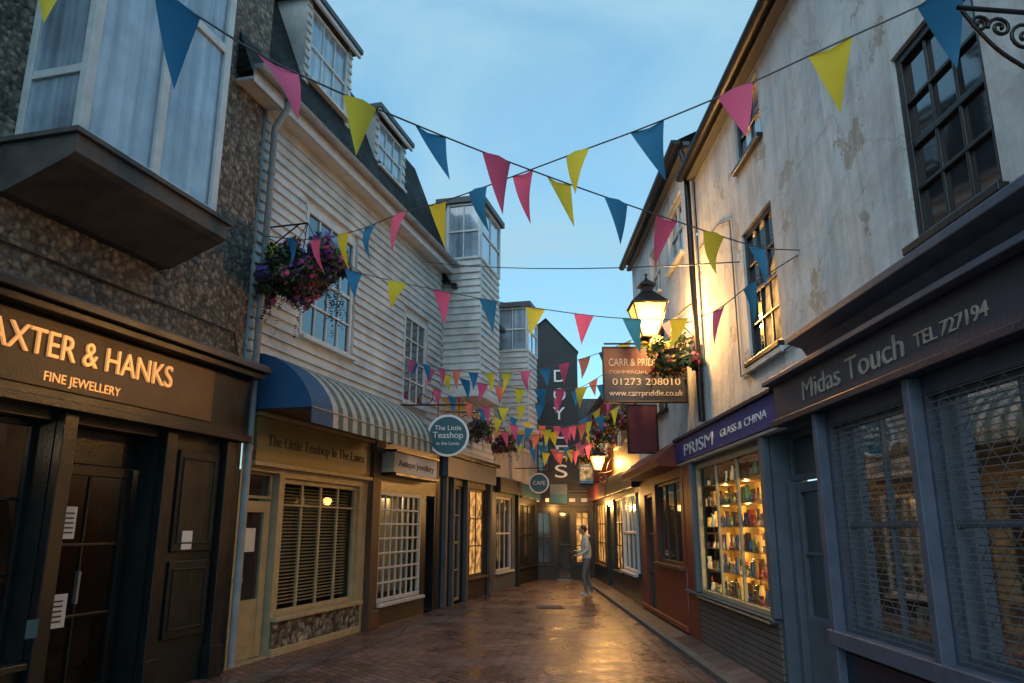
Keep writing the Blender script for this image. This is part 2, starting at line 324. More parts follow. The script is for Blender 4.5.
J.box("display",shelfm,7.4,8.3,-1.6,-1.2,.05,1.0);J.box("display",paper,7.6,7.9,-1.5,-1.4,1.0,1.15);J.box("display",steel,8.0,8.2,-1.5,-1.3,1.0,1.3)
J.box("poster",paper,7.5,7.72,-.195,-.185,1.55,1.85);J.box("poster",paper,7.48,7.74,-.195,-.185,.75,1.05)
for q in range(5): J.box("poster",inkl,7.53,7.69,-.184,-.182,.80+.045*q,.815+.045*q);J.box("poster",inkl,7.53,7.69,-.184,-.182,1.6+.045*q,1.615+.045*q)
J.box("poster",paper,8.95,9.12,.072,.08,1.42,1.62);J.box("poster",teal,7.0,7.12,.14,.145,.75,.9);J.box("poster",steel,7.79,7.82,-.18,-.14,.95,1.25)
J.box("poster",paper,6.35,6.55,-.185,-.18,1.5,1.8)
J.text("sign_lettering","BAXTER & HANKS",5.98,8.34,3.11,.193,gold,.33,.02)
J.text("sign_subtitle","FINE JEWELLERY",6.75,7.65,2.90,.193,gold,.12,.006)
# oriel bay
o1=.68;a,b=6.3,8.1
J.ext("oriel",corbm,[(0,4.42),(.12,4.42),(o1+.06,4.66),(o1+.12,4.70),(o1+.12,4.86),(0,4.86)],a-.14,b+.14)
J.box("oriel",corbm,a-.18,b+.18,0,o1+.16,4.865,4.91)
n=2;W=(b-a)
for i in range(n+1):
    x=a+W*i/n;J.box("windows",white_paint,x-.05,x+.05,o1-.05,o1+.03,4.915,8.4)
for h in(4.915,6.9,8.3): J.box("windows",white_paint,a+.05,b-.05,o1-.04,o1+.02,h,h+.1)
J.add("glass",glass_sky,[(a,o1-.01,4.95),(b,o1-.01,4.95),(b,o1-.01,8.4),(a,o1-.01,8.4)],[(0,1,2,3)])
for x in(a,b):
    J.add("glass",glass_sky if x==a else glass,[(x,0,4.95),(x,o1,4.95),(x,o1,8.4),(x,0,8.4)],[(0,1,2,3)])
    J.box("windows",white_paint,x-.035,x+.035,.0,.08,4.915,8.4)
    for h in(4.915,5.55,6.9,8.3): J.box("windows",white_paint,x-.03,x+.03,.08,o1-.05,h,h+.08)
J.box("oriel",corbm,a-.1,b+.1,0,o1+.12,8.402,8.6)
J.done()
light("shop_light",LF.p(6.2,-.6,2.45),5,(1,.75,.45),.05,J.e);light("shop_light",LF.p(7.9,-1.0,2.4),4,(1,.75,.45),.05,J.e)  # faint lamps added to lighten the dark shop interior
tube("wall_cable",[LF.p(-2,.03,4.1),LF.p(3,.03,4.0),LF.p(8.4,.03,4.05),LF.p(9.6,.04,4.05),LF.p(9.75,.04,3.7)],.012,black_paint,J.e)
# ================================================================ LEFT: weatherboarded teashop
T=B("weatherboard_teashop",LF)
up=[(11.2,12.85,4.42,6.45),(15.15,16.35,4.05,5.85)]
T.clap("weatherboards",clapm,9.93,17.2,3.3,7.35,[(a-.06,b+.06,c-.06,d+.06) for a,b,c,d in up])
T.wall("walls",clapm,9.93,17.2,3.0,7.4,up,o=-.02)
for q in up:
    T.win(*q,4 if q[0]<12 else 3,4,white_paint,glass,o=.05,d=.1,fw=.07,mw=.035)
T.add("walls",clapm,[(17.2,0,0),(17.2,-3,0),(17.2,-3,7.4),(17.2,0,7.4)],[(0,1,2,3)])
T.box("gap_filler",black_paint,17.17,17.26,-.4,0,0,3.3)  # filler added here too, keeps sky out of the joint
T.add("walls",rend_cream,[(9.95,-.01,0),(9.95,-3,0),(9.95,-3,9),(9.95,-.01,7.4)],[(0,1,2,3)])
T.box("trim",white_paint,9.2,17.25,.002,.26,7.36,7.41)
T.box("trim",white_paint,9.2,17.25,.262,.285,7.33,7.56)
gp=[(.29+.075+.075*math.cos(t),7.54+.075*math.sin(t)) for t in [math.pi+math.pi*i/8 for i in range(9)]]
T.ext("gutter",pvc,gp,9.15,17.28)
def roofp(s0,s1): return [(s0,.24,7.5),(s1,.24,7.5),(s1,-.75,10.1),(s0,-.75,10.1)]
T.add("roof",tiles,roofp(9.2,17.25),[(0,1,2,3)])
T.add("roof",tiles,[(9.2,-.75,10.1),(17.25,-.75,10.1),(17.25,-3,10.8),(9.2,-3,10.8)],[(0,1,2,3)])
for x in (9.2,17.25): T.add("roof",tiles,[(x,.24,7.5),(x,-.75,10.1),(x,-3,10.8),(x,-3,7.5)],[(0,1,2,3)])
def dormer(b,a0,a1,h0,h1,o,back=-1.6,cols=3,rows=2,ck=.14):
    b.clap("dormer_cheek",clapm,a0,a0+ck,h0,h1,(),o,bh=.16);b.clap("dormer_cheek",clapm,a1-ck,a1,h0,h1,(),o,bh=.16)
    b.box("dormer",clapm,a0,a1,back,o-.1,h0,h1)
    b.win(a0+ck,a1-ck,h0+.12,h1-.1,cols,rows,white_paint,glass_sky,o=o+.06,d=.1,fw=.05)
    b.box("dormer",lead,a0-.12,a1+.12,back,o+.18,h1+.006,h1+.1);b.box("trim",white_paint,a0-.1,a1+.1,o+.1,o+.15,h1-.08,h1)
dormer(T,11.1,12.7,8.6,10.15,-.2);dormer(T,13.8,15.3,8.4,9.6,-.2)
T.wall("shopfront",cream,10.05,13.78,0,3.4,[(10.12,10.98,.02,2.38),(11.12,13.5,.5,2.33)],o=.0,rev=.3)
T.win(10.14,10.96,.03,2.0,1,1,cream,glass,o=0,d=.16,fw=.15,sill=False);T.win(10.14,10.96,2.03,2.38,1,1,cream,glass,o=0,d=.16,fw=.04,sill=False)
T.box("windows",cream,10.29,10.81,-.15,-.11,.18,.75);T.box("poster",paper,10.45,10.68,-.135,-.125,1.35,1.65)
T.win(11.12,13.5,.5,2.33,4,1,cream,pane_l,o=0,d=.12,fw=.07,mw=.05);T.room(11.12,13.5,.5,2.33,-.13,1.1,intd)
T.box("windows",cream,11.19,13.43,-.105,-.06,1.95,1.98)
for i in range(34): T.ext("blinds",blind,[(-.17,.62+i*.048),(-.20,.634+i*.048),(-.20,.638+i*.048),(-.17,.624+i*.048)],11.2,13.42)
T.wall("stall_riser",flint,11.0,13.6,0.1,.44,(),o=.03);T.box("trim",cream,10.98,13.62,.002,.09,.44,.495);T.box("trim",cream,10.98,13.62,.0,.05,0,.1)
T.box("sign",cream_d,10.25,13.7,.002,.07,2.5,3.08);T.box("trim",cream,10.2,13.75,.002,.13,3.083,3.14);T.box("trim",cream,10.2,13.75,.002,.11,2.44,2.497)
T.text("sign_lettering","The Little Teashop In The Lanes",10.5,13.45,2.72,.073,inkl,.21,.004)
T.box("trim",brown,13.8,14.12,-.1,.1,0,2.95);T.box("trim",brown,13.76,14.16,-.1,.14,0,.3);T.box("trim",stone,13.76,14.16,-.1,.15,2.953,3.3)
T.wall("shopfront",black_paint,14.12,17.2,0,3.4,[(14.25,16.3,.38,2.3),(16.6,17.1,.0,2.3)],o=0.01,rev=.25)
T.win(14.25,16.3,.38,2.3,7,7,white_paint,pane_l,o=.06,d=.1,fw=.07,mw=.035);T.room(14.25,16.3,.38,2.3,-.06,.9,interior_w)
T.box("interior",blind,14.4,16.2,-.3,-.25,.5,2.2)
T.win(16.6,17.1,.05,2.25,1,3,black_paint,slate,o=0,d=.2,sill=False)
T.box("sign",paper,14.2,16.4,.02,.3,2.62,2.98);T.box("trim",black_paint,14.2,16.45,.02,.34,2.983,3.03);T.box("trim",black_paint,14.2,16.45,.02,.34,2.56,2.617)
T.text("sign_lettering2","Antique Jewellery",14.4,16.2,2.74,.304,inkl,.17,.004)
T.done()
light("shop_light",LF.p(15.2,-.15,2.2),4,(1,.7,.4),.05,T.e)
# awning (curved dutch canopy)
A=B("striped_awning",LF)
prof=[(.02+.88*math.sin(t)**1.15,3.15+.75*math.cos(t)**1.25) for t in [math.pi/2*i/8 for i in range(8)]]+[(.90,3.15),(.905,2.95)]
a0,a1=10.12,14.5;n=30
for i in range(n):
    x0=a0+(a1-a0)*i/n;x1=a0+(a1-a0)*(i+1)/n;m=aw_g if i%2 else aw_w
    if i<4: m=aw_b
    vs=[(x0,o,h) for o,h in prof]+[(x1,o,h) for o,h in prof];k=len(prof)
    A.add("canopy",m,vs,[(j,j+1,k+j+1,k+j) for j in range(k-1)])
for x,m in((a0,aw_b),(a1,aw_g)):
    A.add("canopy",m,[(x,0.02,3.15)]+[(x,o,h) for o,h in prof[:-1]],[tuple(range(len(prof)))])
A.done(())
for j in (1,7): tube("frame_rod",[A.fr.p(a0,prof[j+1][0]+.003,prof[j+1][1]),A.fr.p(a1,prof[j+1][0]+.003,prof[j+1][1])],.01,pvc,A.e)
dp=empty("drainpipe")
tube("pipe",[LF.p(9.98,.30,7.5),LF.p(9.98,.3,7.35),LF.p(10.0,.12,7.1),LF.p(10.0,.12,.05)],.05,pvc,dp)
for h in(1,2.6,4.6,6.4): tube("clip",[LF.p(10,.12,h),LF.p(10,.12,h+.06)],.058,pvc,dp)
# ================================================================ LEFT: further buildings
C=B("bay_fronted_building",LF)
opC=[(19.3,20.6,4.5,6.0)]
C.clap("weatherboards",clapm,17.25,21.6,3.3,7.0,opC);C.wall("walls",rend_cream,17.22,21.6,3.0,7.1,opC,o=-.02)
C.win(*opC[0],2,3,white_paint,glass,o=.05)
C.add("roof",tiles,[(17.22,.25,7.1),(21.6,.25,7.1),(21.6,-1.4,9.5),(17.22,-1.4,9.5)],[(0,1,2,3)])
for x in(17.22,21.6): C.add("roof",tiles,[(x,.25,7.1),(x,-1.4,9.5),(x,-3,9.5),(x,-3,7.1)],[(0,1,2,3)])
C.box("gutter",iron,17.2,21.6,.25,.36,7.0,7.1)
def bay(b,s0,s1,o1,h0,h1,wh):
    E=Fr(tuple(b.fr.p(s0,0,0)[:2]),tuple(b.fr.n[:2]),tuple((-b.fr.u)[:2]))
    b.box("bay",clapm,s0+.05,s1,-.2,o1-.05,h0,h1)
    b.clap("bay_boards",clapm,s0,s1,h0,wh,(),o1-.04,bh=.16)
    old=b.fr;b.fr=E
    b.clap("bay_boards",clapm,-.0,o1,h0,wh,(),-.02,bh=.16)
    b.win(.06,o1,wh,h1,2,2,white_paint,glass_sky,o=.02,d=.05,fw=.06,sill=False)
    b.fr=old
    b.win(s0,s1,wh,h1,2,2,white_paint,glass_sky,o=o1+.01,d=.05,fw=.06,sill=False)
    b.box("bay",lead,s0-.1,s1+.1,-.2,o1+.1,h1+.004,h1+.14);b.box("bay",white_paint,s0-.04,s1+.04,-.2,o1+.04,h0-.12,h0-.003)
bay(C,17.35,19.0,.9,4.6,9.1,7.7)
C.wall("shopfront",slate,17.2,21.6,0,3.3,[(18.2,19.0,0,2.6),(19.2,20.9,.5,2.6)],o=0.02,rev=.2)
C.win(18.2,19.0,.05,2.6,2,4,cream,glass,o=0,sill=False);C.win(19.2,20.9,.5,2.6,3,3,brown,warm_g,o=.02,d=.12)
C.box("sign",bluegrey,17.5,21.4,.022,.16,2.75,3.2);C.box("trim",black_paint,17.3,21.5,.022,.25,3.21,3.3)
for a in(17.6,18.1,19.1,21.1): C.box("trim",stone,a-.06,a+.06,.02,.12,0,2.75)
C.done()
D=B("white_bay_house",LF)
D.wall("walls",rend_cream,21.6,24.2,3.0,6.6,[(23.2,23.9,4.4,5.8)]);D.win(23.2,23.9,4.4,5.8,2,3,white_paint,glass)
D.add("roof",tiles,[(21.6,.2,6.6),(24.2,.2,6.6),(24.2,-1.5,8.2),(21.6,-1.5,8.2)],[(0,1,2,3)])
bay(D,21.8,23.0,.95,4.4,7.8,6.5)
D.wall("shopfront",bluegrey,21.6,24.2,0,3.0,[(21.9,23.6,.5,2.5)],o=.02);D.win(21.9,23.6,.5,2.5,3,2,white_paint,glass,o=.02)
D.box("sign",slate,21.7,24.1,.022,.2,2.6,3.0);D.box("trim",slate,24.0,24.2,.022,.12,0,2.6)
D.done()
G=B("grey_corner_shop",LF)
G.wall("walls",rend_cream,24.2,27.2,3.0,6.2,[(25,25.8,4.1,5.4)]);G.win(25,25.8,4.1,5.4,2,3,white_paint,glass)
G.add("roof",tiles,[(24.2,.2,6.2),(27.2,.2,6.2),(27.2,-1.5,7.6),(24.2,-1.5,7.6)],[(0,1,2,3)])
G.wall("shopfront",slate,24.2,27.2,0,3.0,[(24.6,26.6,.5,2.4)],o=.02);G.win(24.6,26.6,.5,2.4,3,2,black_paint,glass,o=.02)
G.box("sign",teal,24.3,27,.022,.15,2.55,2.95);G.done()
# ================================================================ END: dark pub
P=B("dark_fronted_pub",EF)
P.wall("walls",slate,.6,2.3,2.95,7.4,[(.85,1.3,3.5,4.6)]);P.win(.85,1.3,3.5,4.6,2,2,black_paint,glass)
P.add("walls",slate,[(.6,0,7.4),(2.3,0,7.4),(2.3,0,7.7),(1.2,0,8.9),(.6,0,8.4)],[(0,1,2,3,4)])
P.add("walls",slate,[(2.3,0,0),(2.3,-5,0),(2.3,-5,7.7),(2.3,0,7.7)],[(0,1,2,3)])
P.add("roof",tiles,[(2.35,.1,7.68),(1.2,.1,8.92),(1.2,-5,8.92),(2.35,-5,7.68)],[(0,1,2,3)])
P.add("roof",tiles,[(.5,.1,8.35),(1.2,.1,8.92),(1.2,-5,8.92),(.5,-5,8.35)],[(0,1,2,3)])
for i,ch in enumerate("DOYLES"): P.text("letter_"+ch,ch,1.42,1.84,6.62-.66*i,.02,whitel,.62,.02)
P.wall("shopfront",black_paint,.4,3.0,0,3.0,[(.75,1.35,.5,2.2),(1.5,2.0,0,2.2),(2.1,2.6,.5,2.2)],o=.03)
P.win(.75,1.35,.5,2.2,2,2,black_paint,glass,o=.03);P.win(2.1,2.6,.5,2.2,2,3,black_paint,warm_g,o=.03);P.win(1.5,2.0,.02,2.2,1,2,black_paint,glass,o=.03,sill=False)
P.box("trim",black_paint,.5,2.9,.032,.15,2.35,2.8);P.box("trim",black_paint,.5,2.9,.032,.2,2.803,2.9)
for k in range(5): P.box("poster",paper,.72+.4*k,.92+.4*k,.152,.158,2.5,2.62)
P.done()
Q=B("background_house",Fr((2.3,30),(1,0),(0,-1)))
Q.wall("walls",brown,0,4,0,5.4,[(.3,.9,3.4,4.6)]);Q.win(.3,.9,3.4,4.6,2,2,white_paint,warm_g)
Q.add("roof",redtile,[(0,.1,5.4),(4,.1,5.4),(4,-2,7),(0,-2,7)],[(0,1,2,3)]);Q.done()
# ================================================================ RIGHT: white rendered building
W=B("white_rendered_building",RF)
wa=(3.92,4.88,3.52,4.95);wb=(7.5,8.55,3.5,5.05);wc=(7.6,8.5,5.88,6.65)
W.wall("walls",rend_white,-6,10.55,3.0,6.75,[wa,wb,wc,(1.5,2.5,3.52,4.95)],rev=.12)
W.win(*wa,3,4,black_paint,glass,fw=.07,mw=.03,d=.09);W.win(1.5,2.5,3.52,4.95,3,4,black_paint,glass);W.win(*wb,3,4,black_paint,glass,fw=.07,mw=.03,d=.09);W.win(*wc,2,2,black_paint,glass_sky,d=.09)
W.add("lamp_reflection",warm_g,[(7.58,-.067,3.6),(8.2,-.067,3.6),(8.05,-.067,4.25),(7.58,-.067,4.6)],[(0,1,2,3)])  # lamp reflection painted as a glowing quad over the lower panes
for q in(wa,wb): W.box("trim",rend_white,q[0]-.08,q[1]+.08,.0,.06,q[2]-.13,q[2]-.064)
W.box("trim",lead,-6,10.6,-.0,.12,6.752,6.83);W.ext("gutter",iron,[(o-.17,h-.71) for o,h in gp],-6,10.65)
W.add("roof",tiles,[(-6,.16,6.86),(10.6,.16,6.86),(10.6,-3,9),(-6,-3,9)],[(0,1,2,3)])
W.add("walls",rend_white,[(10.55,0,3),(10.55,-3,3),(10.55,-3,8.8),(10.55,0,6.75)],[(0,1,2,3)])
W.done()
M=B("gift_shop_front",RF)
M.wall("shopfront",midas_p,-6,6.66,0,3.1,[(5.05,6.5,.85,2.5),(3.3,4.95,.85,2.5),(1.5,3.2,.85,2.5)],o=.03,rev=.2)
for a,b in((5.05,6.5),(3.3,4.95),(1.5,3.2)):
    M.win(a,b,.85,2.5,2,2,bluegrey,pane,o=.03,d=.12,fw=.04,mw=.03,sill=False);M.room(a,b,.85,2.5,-.11,.9,blind_g)
    for i in range(37): M.box("grille",steel,a+.02,b-.02,.034,.040,.87+i*.0448,.8755+i*.0448)
    for sg in(1,-1):   # diamond links
        q=a-1.6
        while q<b:
            lo=max(a+.02,q);hi=min(b-.02,q+1.62)
            if hi>lo:
                t0=(lo-q)/1.62;t1=(hi-q)/1.62
                if sg<0: y0,y1=2.49-1.62*t0,2.49-1.62*t1
                else: y0,y1=.87+1.62*t0,.87+1.62*t1
                o_=.041 if sg>0 else .044
                M.add("grille",steel,[(lo,o_,y0-.004),(hi,o_,y1-.004),(hi,o_,y1+.004),(lo,o_,y0+.004)],[(0,1,2,3)])
            q+=.2
    for i in range(4):
        M.box("shelves",shelfm,a+.05,b-.05,-.45,-.14,.95+.38*i,.965+.38*i)
        for q in range(12): M.box("goods",random.choice([paper,steel,bluegrey,cream,stone,midas_p,brown]),a+.08+q*.11,a+.13+q*.11+random.random()*.04,-.36,-.2,.966+.38*i,1.02+.38*i+random.random()*.2)
M.box("trim",midas_p,-6,6.68,.032,.14,.72,.84);M.box("trim",navy,-6,6.66,.032,.06,.1,.68)
for a in(1.4,3.22,4.97,6.55): M.box("trim",midas_p,a,a+.08,.032,.13,0.07,2.62)
M.box("sign",midas_s,-6,7.5,.035,.14,2.68,3.02);M.box("trim",navy,-6,7.54,.035,.18,2.62,2.677);M.box("trim",midas_p,-6,7.54,.035,.24,3.023,3.07)
M.ext("trim",midas_p,[(.0,3.10),(.12,3.12),(.17,3.2),(.30,3.24),(.30,3.3),(.0,3.34)],-6,6.6)
M.text("sign_lettering","Midas Touch",6.75,4.95,2.76,.143,silver,.25,.006)
M.text("sign_phone","TEL 727194",4.78,4.0,2.78,.143,silver,.13,.006)
M.done()
light("shop_light",RF.p(5.6,-.5,2.4),3,(1,.85,.7),.05,M.e);light("shop_light",RF.p(4.1,-.5,2.4),3,(1,.85,.7),.05,M.e)
# glass & china shop
K=B("glassware_shop_front",RF)
K.wall("shopfront",bluegrey,6.66,12.3,0,3.0,[(6.78,8.12,.05,2.62),(8.4,11.45,.74,2.55)],o=0.0,rev=.3,rm=bluegrey)
K.box("sign",blue_sign,7.56,12.3,.002,.12,2.65,2.98);K.box("trim",navy,7.56,12.32,.002,.16,2.983,3.03);K.box("trim",white_paint,7.56,12.3,.002,.10,2.61,2.645)
K.text("sign_lettering","PRISM",11.7,10.0,2.71,.123,whitel,.25,.006);K.text("sign_subtitle","GLASS & CHINA",9.6,7.8,2.76,.123,whitel,.13,.004)
K.win(8.4,11.45,.74,2.55,3,1,cream,pane_l,o=0.02,d=.06,fw=.06,mw=.05)
K.room(8.4,11.45,.74,2.55,-.05,.42,interior_g)
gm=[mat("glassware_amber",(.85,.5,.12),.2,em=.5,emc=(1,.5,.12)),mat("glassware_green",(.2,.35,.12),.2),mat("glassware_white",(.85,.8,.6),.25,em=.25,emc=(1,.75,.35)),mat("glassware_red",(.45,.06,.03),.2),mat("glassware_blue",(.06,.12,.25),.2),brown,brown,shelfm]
for i in range(6):
    h=.80+.29*i;K.box("shelves",shelfm,8.42,11.43,-.45,-.07,h-.012,h)
    for row in((-.12,-.09),(-.22,-.17),(-.36,-.3)):
        x=8.5
        while x<11.38:
            o=random.uniform(*row);hh=random.uniform(.06,.22);r=random.uniform(.018,.045);m=random.choice(gm)
            pr=[(r*.8,0),(r,hh*.25),(r*random.uniform(.3,1),hh*.6),(r*random.uniform(.4,1.1),hh)]
            vs=[];fs=[]
            for rr,z in pr:
                for t in range(8): vs.append((x+rr*math.cos(t*math.pi/4),o+rr*math.sin(t*math.pi/4),h+z))
            for j in range(3):
                for t in range(8): fs.append((j*8+t,j*8+(t+1)%8,(j+1)*8+(t+1)%8,(j+1)*8+t))
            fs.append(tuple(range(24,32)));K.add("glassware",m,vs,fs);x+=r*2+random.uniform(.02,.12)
for i in range(9): K.box("riser",greyboard,8.2,12.28,.002,.03,.08+i*.072,.08+i*.072+.062)
K.box("trim",bluegrey,8.2,12.28,.002,.09,.705,.738)
for a in(8.16,11.5): K.box("trim",bluegrey,a,a+.14,.003,.08,.75,2.6)
K.win(6.95,8.0,.1,2.1,2,3,bluegrey,glass,o=-.1,d=.14,fw=.1,sill=False);K.win(6.78,8.12,2.12,2.62,2,1,bluegrey,glass,o=-.1,d=.14,sill=False)
K.box("windows",bluegrey,6.78,6.95,-.24,-.12,.05,2.115);K.box("windows",bluegrey,8.0,8.12,-.24,-.12,.05,2.115);K.box("windows",bluegrey,7.05,7.9,-.2,-.16,.2,.8)
K.done()
for i in range(5):
    for x in(8.9,9.9,10.9): light("shelf_light",RF.p(x,-.26,1.07+.29*i),8.5,(1,.64,.20),.03,K.e)
# second right building
R2=B("pale_rendered_house",RF)
wd=(11.4,12.5,5.95,7.0)
R2.wall("walls",rend_white,10.55,16.4,2.6,7.35,[wd,(13.3,14.3,5.9,6.9),(13.2,14.2,3.7,5.2)],o=.02,rev=.12)
R2.win(*wd,2,2,white_paint,glass,o=.02);R2.win(13.3,14.3,5.9,6.9,2,2,white_paint,glass,o=.02);R2.win(13.2,14.2,3.7,5.2,2,3,black_paint,glass,o=.02)
R2.box("trim",lead,10.6,16.5,.02,.13,7.35,7.42);R2.ext("gutter",iron,[(o-.13,h-.1) for o,h in gp],10.6,16.5)
R2.add("roof",tiles,[(10.6,.2,7.45),(16.5,.2,7.45),(16.5,-3,9),(10.6,-3,9)],[(0,1,2,3)])
R2.add("walls",rend_white,[(16.4,.02,0),(16.4,-3,0),(16.4,-3,9),(16.4,.02,7.35)],[(0,1,2,3)])
R2.wall("shopfront",red_p,12.3,16.4,0,2.6,[(12.5,14.7,1.05,2.45),(15,15.9,.05,2.3)],o=.04,rev=.2);
R2.wall("shopfront_pier",red_p,11.62,12.3,0,2.6,(),o=.035)
R2.win(12.5,14.7,1.05,2.45,3,1,brown,glass,o=.04,d=.1);R2.win(15,15.9,.05,2.3,2,3,brown,glass,o=.04,sill=False)
R2.ext("trim",red_p,[(.04,2.6),(.4,2.62),(.42,2.75),(.04,3.05)],12.35,16.35);R2.box("trim",red_p,12.3,16.4,.042,.09,.1,.18)
R2.done()
pd=empty("drainpipe");tube("pipe",[RF.p(10.7,.15,7.3),RF.p(10.62,.1,7.0),RF.p(10.6,.09,3.1)],.045,iron,pd)
ac=empty("wall_cable");tube("cable",[RF.p(10.5,.02,5.6),RF.p(9.4,.02,5.55),RF.p(8.9,.02,5.4),RF.p(8.9,.02,3.4),RF.p(7.0,.02,3.38)],.009,cordm,ac)
# far right shops
F=B("lit_shop_terrace",RF)
F.wall("walls",brown,16.4,21.2,3.0,5.2,[(17.2,18.1,3.7,4.7),(19.2,20.1,3.7,4.7)],o=.0);F.win(17.2,18.1,3.7,4.7,2,2,white_paint,glass);F.win(19.2,20.1,3.7,4.7,2,2,white_paint,glass)
F.wall("walls",red_p,21.2,26.1,3.0,5.4,[(22,23,3.7,4.8)]);F.win(22,23,3.7,4.8,2,2,white_paint,warm_g)
F.add("roof",redtile,[(16.4,.2,5.2),(21.2,.2,5.2),(21.2,-2,6.6),(16.4,-2,6.6)],[(0,1,2,3)]);F.add("roof",redtile,[(21.2,.2,5.4),(26.1,.2,5.4),(26.1,-2,6.8),(21.2,-2,6.8)],[(0,1,2,3)])
F.wall("shopfront",dark_green,16.4,26.1,0,3.0,[(16.8,18.9,.7,2.4),(19.3,20.9,.6,2.4),(21.5,22.4,.0,2.3),(22.8,25.4,.6,2.4)],o=.03,rev=.2)
F.win(16.8,18.9,.7,2.4,3,2,white_paint,glass_sky,o=.1,d=.08);F.win(19.3,20.9,.6,2.4,3,3,dark_green,warm_g,o=.03);F.win(21.5,22.4,.05,2.3,1,2,dark_green,glass,o=.03,sill=False);F.win(22.8,25.4,.6,2.4,4,3,brown,warm_g,o=.03)
F.box("sign",dark_green,16.5,21.1,.032,.2,2.5,2.95);F.box("sign",red_s,21.3,26,.032,.2,2.5,2.95)
F.done()
light("shop_light",(2.2,23.5,2.3),100,WARM,.1,F.e);light("shop_light",(2.25,17.8,2.3),30,WARM,.1,F.e);light("shop_light",(1.4,25.6,2.3),35,WARM,.1,F.e)
# ================================================================ LANTERNS
def lantern(x,y,z,sc,wallx,energy):
    e=empty("street_lantern");k=sc
    b,t=.11*k,.25*k;H=.5*k
    def ring(hw,zz): return [(x-hw,y-hw,zz),(x+hw,y-hw,zz),(x+hw,y+hw,zz),(x-hw,y+hw,zz)]
    v=ring(b,z)+ring(t,z+H)
    mesh("glass_panes",v,[(0,1,5,4),(1,2,6,5),(2,3,7,6),(3,0,4,7)],[lampglass],e)
    for i in range(4): tube("corner_bar",[v[i],v[i+4]],.014*k,iron,e)
    tube("top_rim",[v[4],v[5],v[6],v[7]],.022*k,iron,e,cyc=True);tube("bottom_rim",v[:4],.02*k,iron,e,cyc=True)
    r=ring(t*1.12,z+H)+ring(.08*k,z+H+.22*k)+ring(.08*k,z+H+.3*k)+ring(.13*k,z+H+.31*k)+ring(.02*k,z+H+.42*k)
    fs=[(0,1,2,3)]
    for j in range(4):
        for i in range(4): fs.append((j*4+i,j*4+(i+1)%4,(j+1)*4+(i+1)%4,(j+1)*4+i))
    mesh("roof",r,fs,[iron],e);lathe("finial",[(0.0,.52*k),(.03*k,.5*k),(.012*k,.46*k),(.03*k,.42*k),(0,.4*k)],(x,y,z+H),iron,e,12)
    lathe("base",[(0,-.16*k),(.03*k,-.13*k),(.02*k,-.06*k),(.1*k,-.02*k),(b*1.1,0)],(x,y,z),iron,e,12)
    tube("bracket_arm",[(x,y,z-.1*k),(x+(wallx-x)*.5,y,z-.06),(wallx,y,z+.02)],.02*k,iron,e)
    sc_=[(x+.1+ .02*t*math.cos(t),y,z-.22+.02*t*math.sin(t)) for t in [i*.5 for i in range(16)]]
    tube("scroll",sc_,.01*k,iron,e);tube("brace",[(x+.15,y,z-.1),(x+(wallx-x)*.6,y,z-.3),(wallx,y,z-.5)],.013*k,iron,e,smooth=True)
    tube("support",[(x+.3*k,y,z-.02),(x+.36*k,y,z+.35*k),(wallx,y,z+.55*k)],.012,iron,e,smooth=True)
    light("lamp_light",(x,y-.42*k,z+.15*k),energy*.45,WARM,.1,e);light("lamp_light_b",(x+.34*k,y-.12,z+.25*k),energy*.55,WARM,.08,e)
    return e
lantern(2.04,11.0,4.40,1.0,2.73,330)
lantern(2.3,20.6,3.15,.75,2.75,190)
br=empty("iron_bracket");y=3.4
tube("arm",[(2.75,y,4.22),(2.3,y,4.26)],.013,iron,br);tube("lower",[(2.75,y,3.8),(2.6,y,3.9),(2.42,y,4.05),(2.32,y,4.24)],.011,iron,br,smooth=True)
for cx,cz,r,d in((2.62,4.08,.09,1),(2.5,4.14,.06,-1),(2.68,3.96,.06,1),(2.4,4.16,.05,1)):
    tube("scroll",[(cx+d*r*(1-t/12)*math.cos(t),y,cz+r*(1-t/12)*math.sin(t)) for t in [i*.45 for i in range(24)]],.010,iron,br)
# ================================================================ signs projecting
def projsign(name,x0,x1,z0,z1,y,m_top,m_bot,split,texts,wallx):
    s=B(name,Fr((0,y),(1,0),(0,-1)))
    s.box("board",m_top,x0,x1,-.02,.02,z0+(z1-z0)*split,z1);s.box("board",m_bot,x0,x1,-.02,.02,z0,z0+(z1-z0)*split-.001)
    for a in((x0-.03,x0),(x1,x1+.03)): s.box("frame",iron,*a,-.03,.03,z0-.03,z1+.03)
    s.box("frame",iron,x0,x1,-.03,.03,z1,z1+.03);s.box("frame",iron,x0,x1,-.03,.03,z0-.03,z0)
    for t in texts: s.text("lettering",*t)
    s.done(("frame",));tube("hanger",[(x0,y,z1+.08),(wallx,y,z1+.08)],.015,iron,s.e)
    return s
signl=mat("sign_letter_cream",(.35,.36,.38),.6,bump=0)
projsign("estate_agent_sign",1.44,2.68,3.55,4.38,11.6,red_d,navy,.5,[("CARR & PRIDDLE",1.5,2.4,4.10,.024,signl,.17),("COMMERCIAL",1.5,2.1,3.98,.024,signl,.07),("01273 208010",1.55,2.6,3.80,.024,signl,.15),("www.carrpriddle.co.uk",1.5,2.64,3.63,.024,signl,.13)],2.75)
projsign("hanging_red_sign",2.15,2.66,3.0,3.85,14.0,red_s,red_s,.5,[],2.75)
projsign("hanging_menu_sign",1.2,1.75,2.4,3.0,24.5,bluegrey,teal,.5,[],2.75)
rs=empty("round_teashop_sign")
c=LF.p(15.2,.95,3.36)
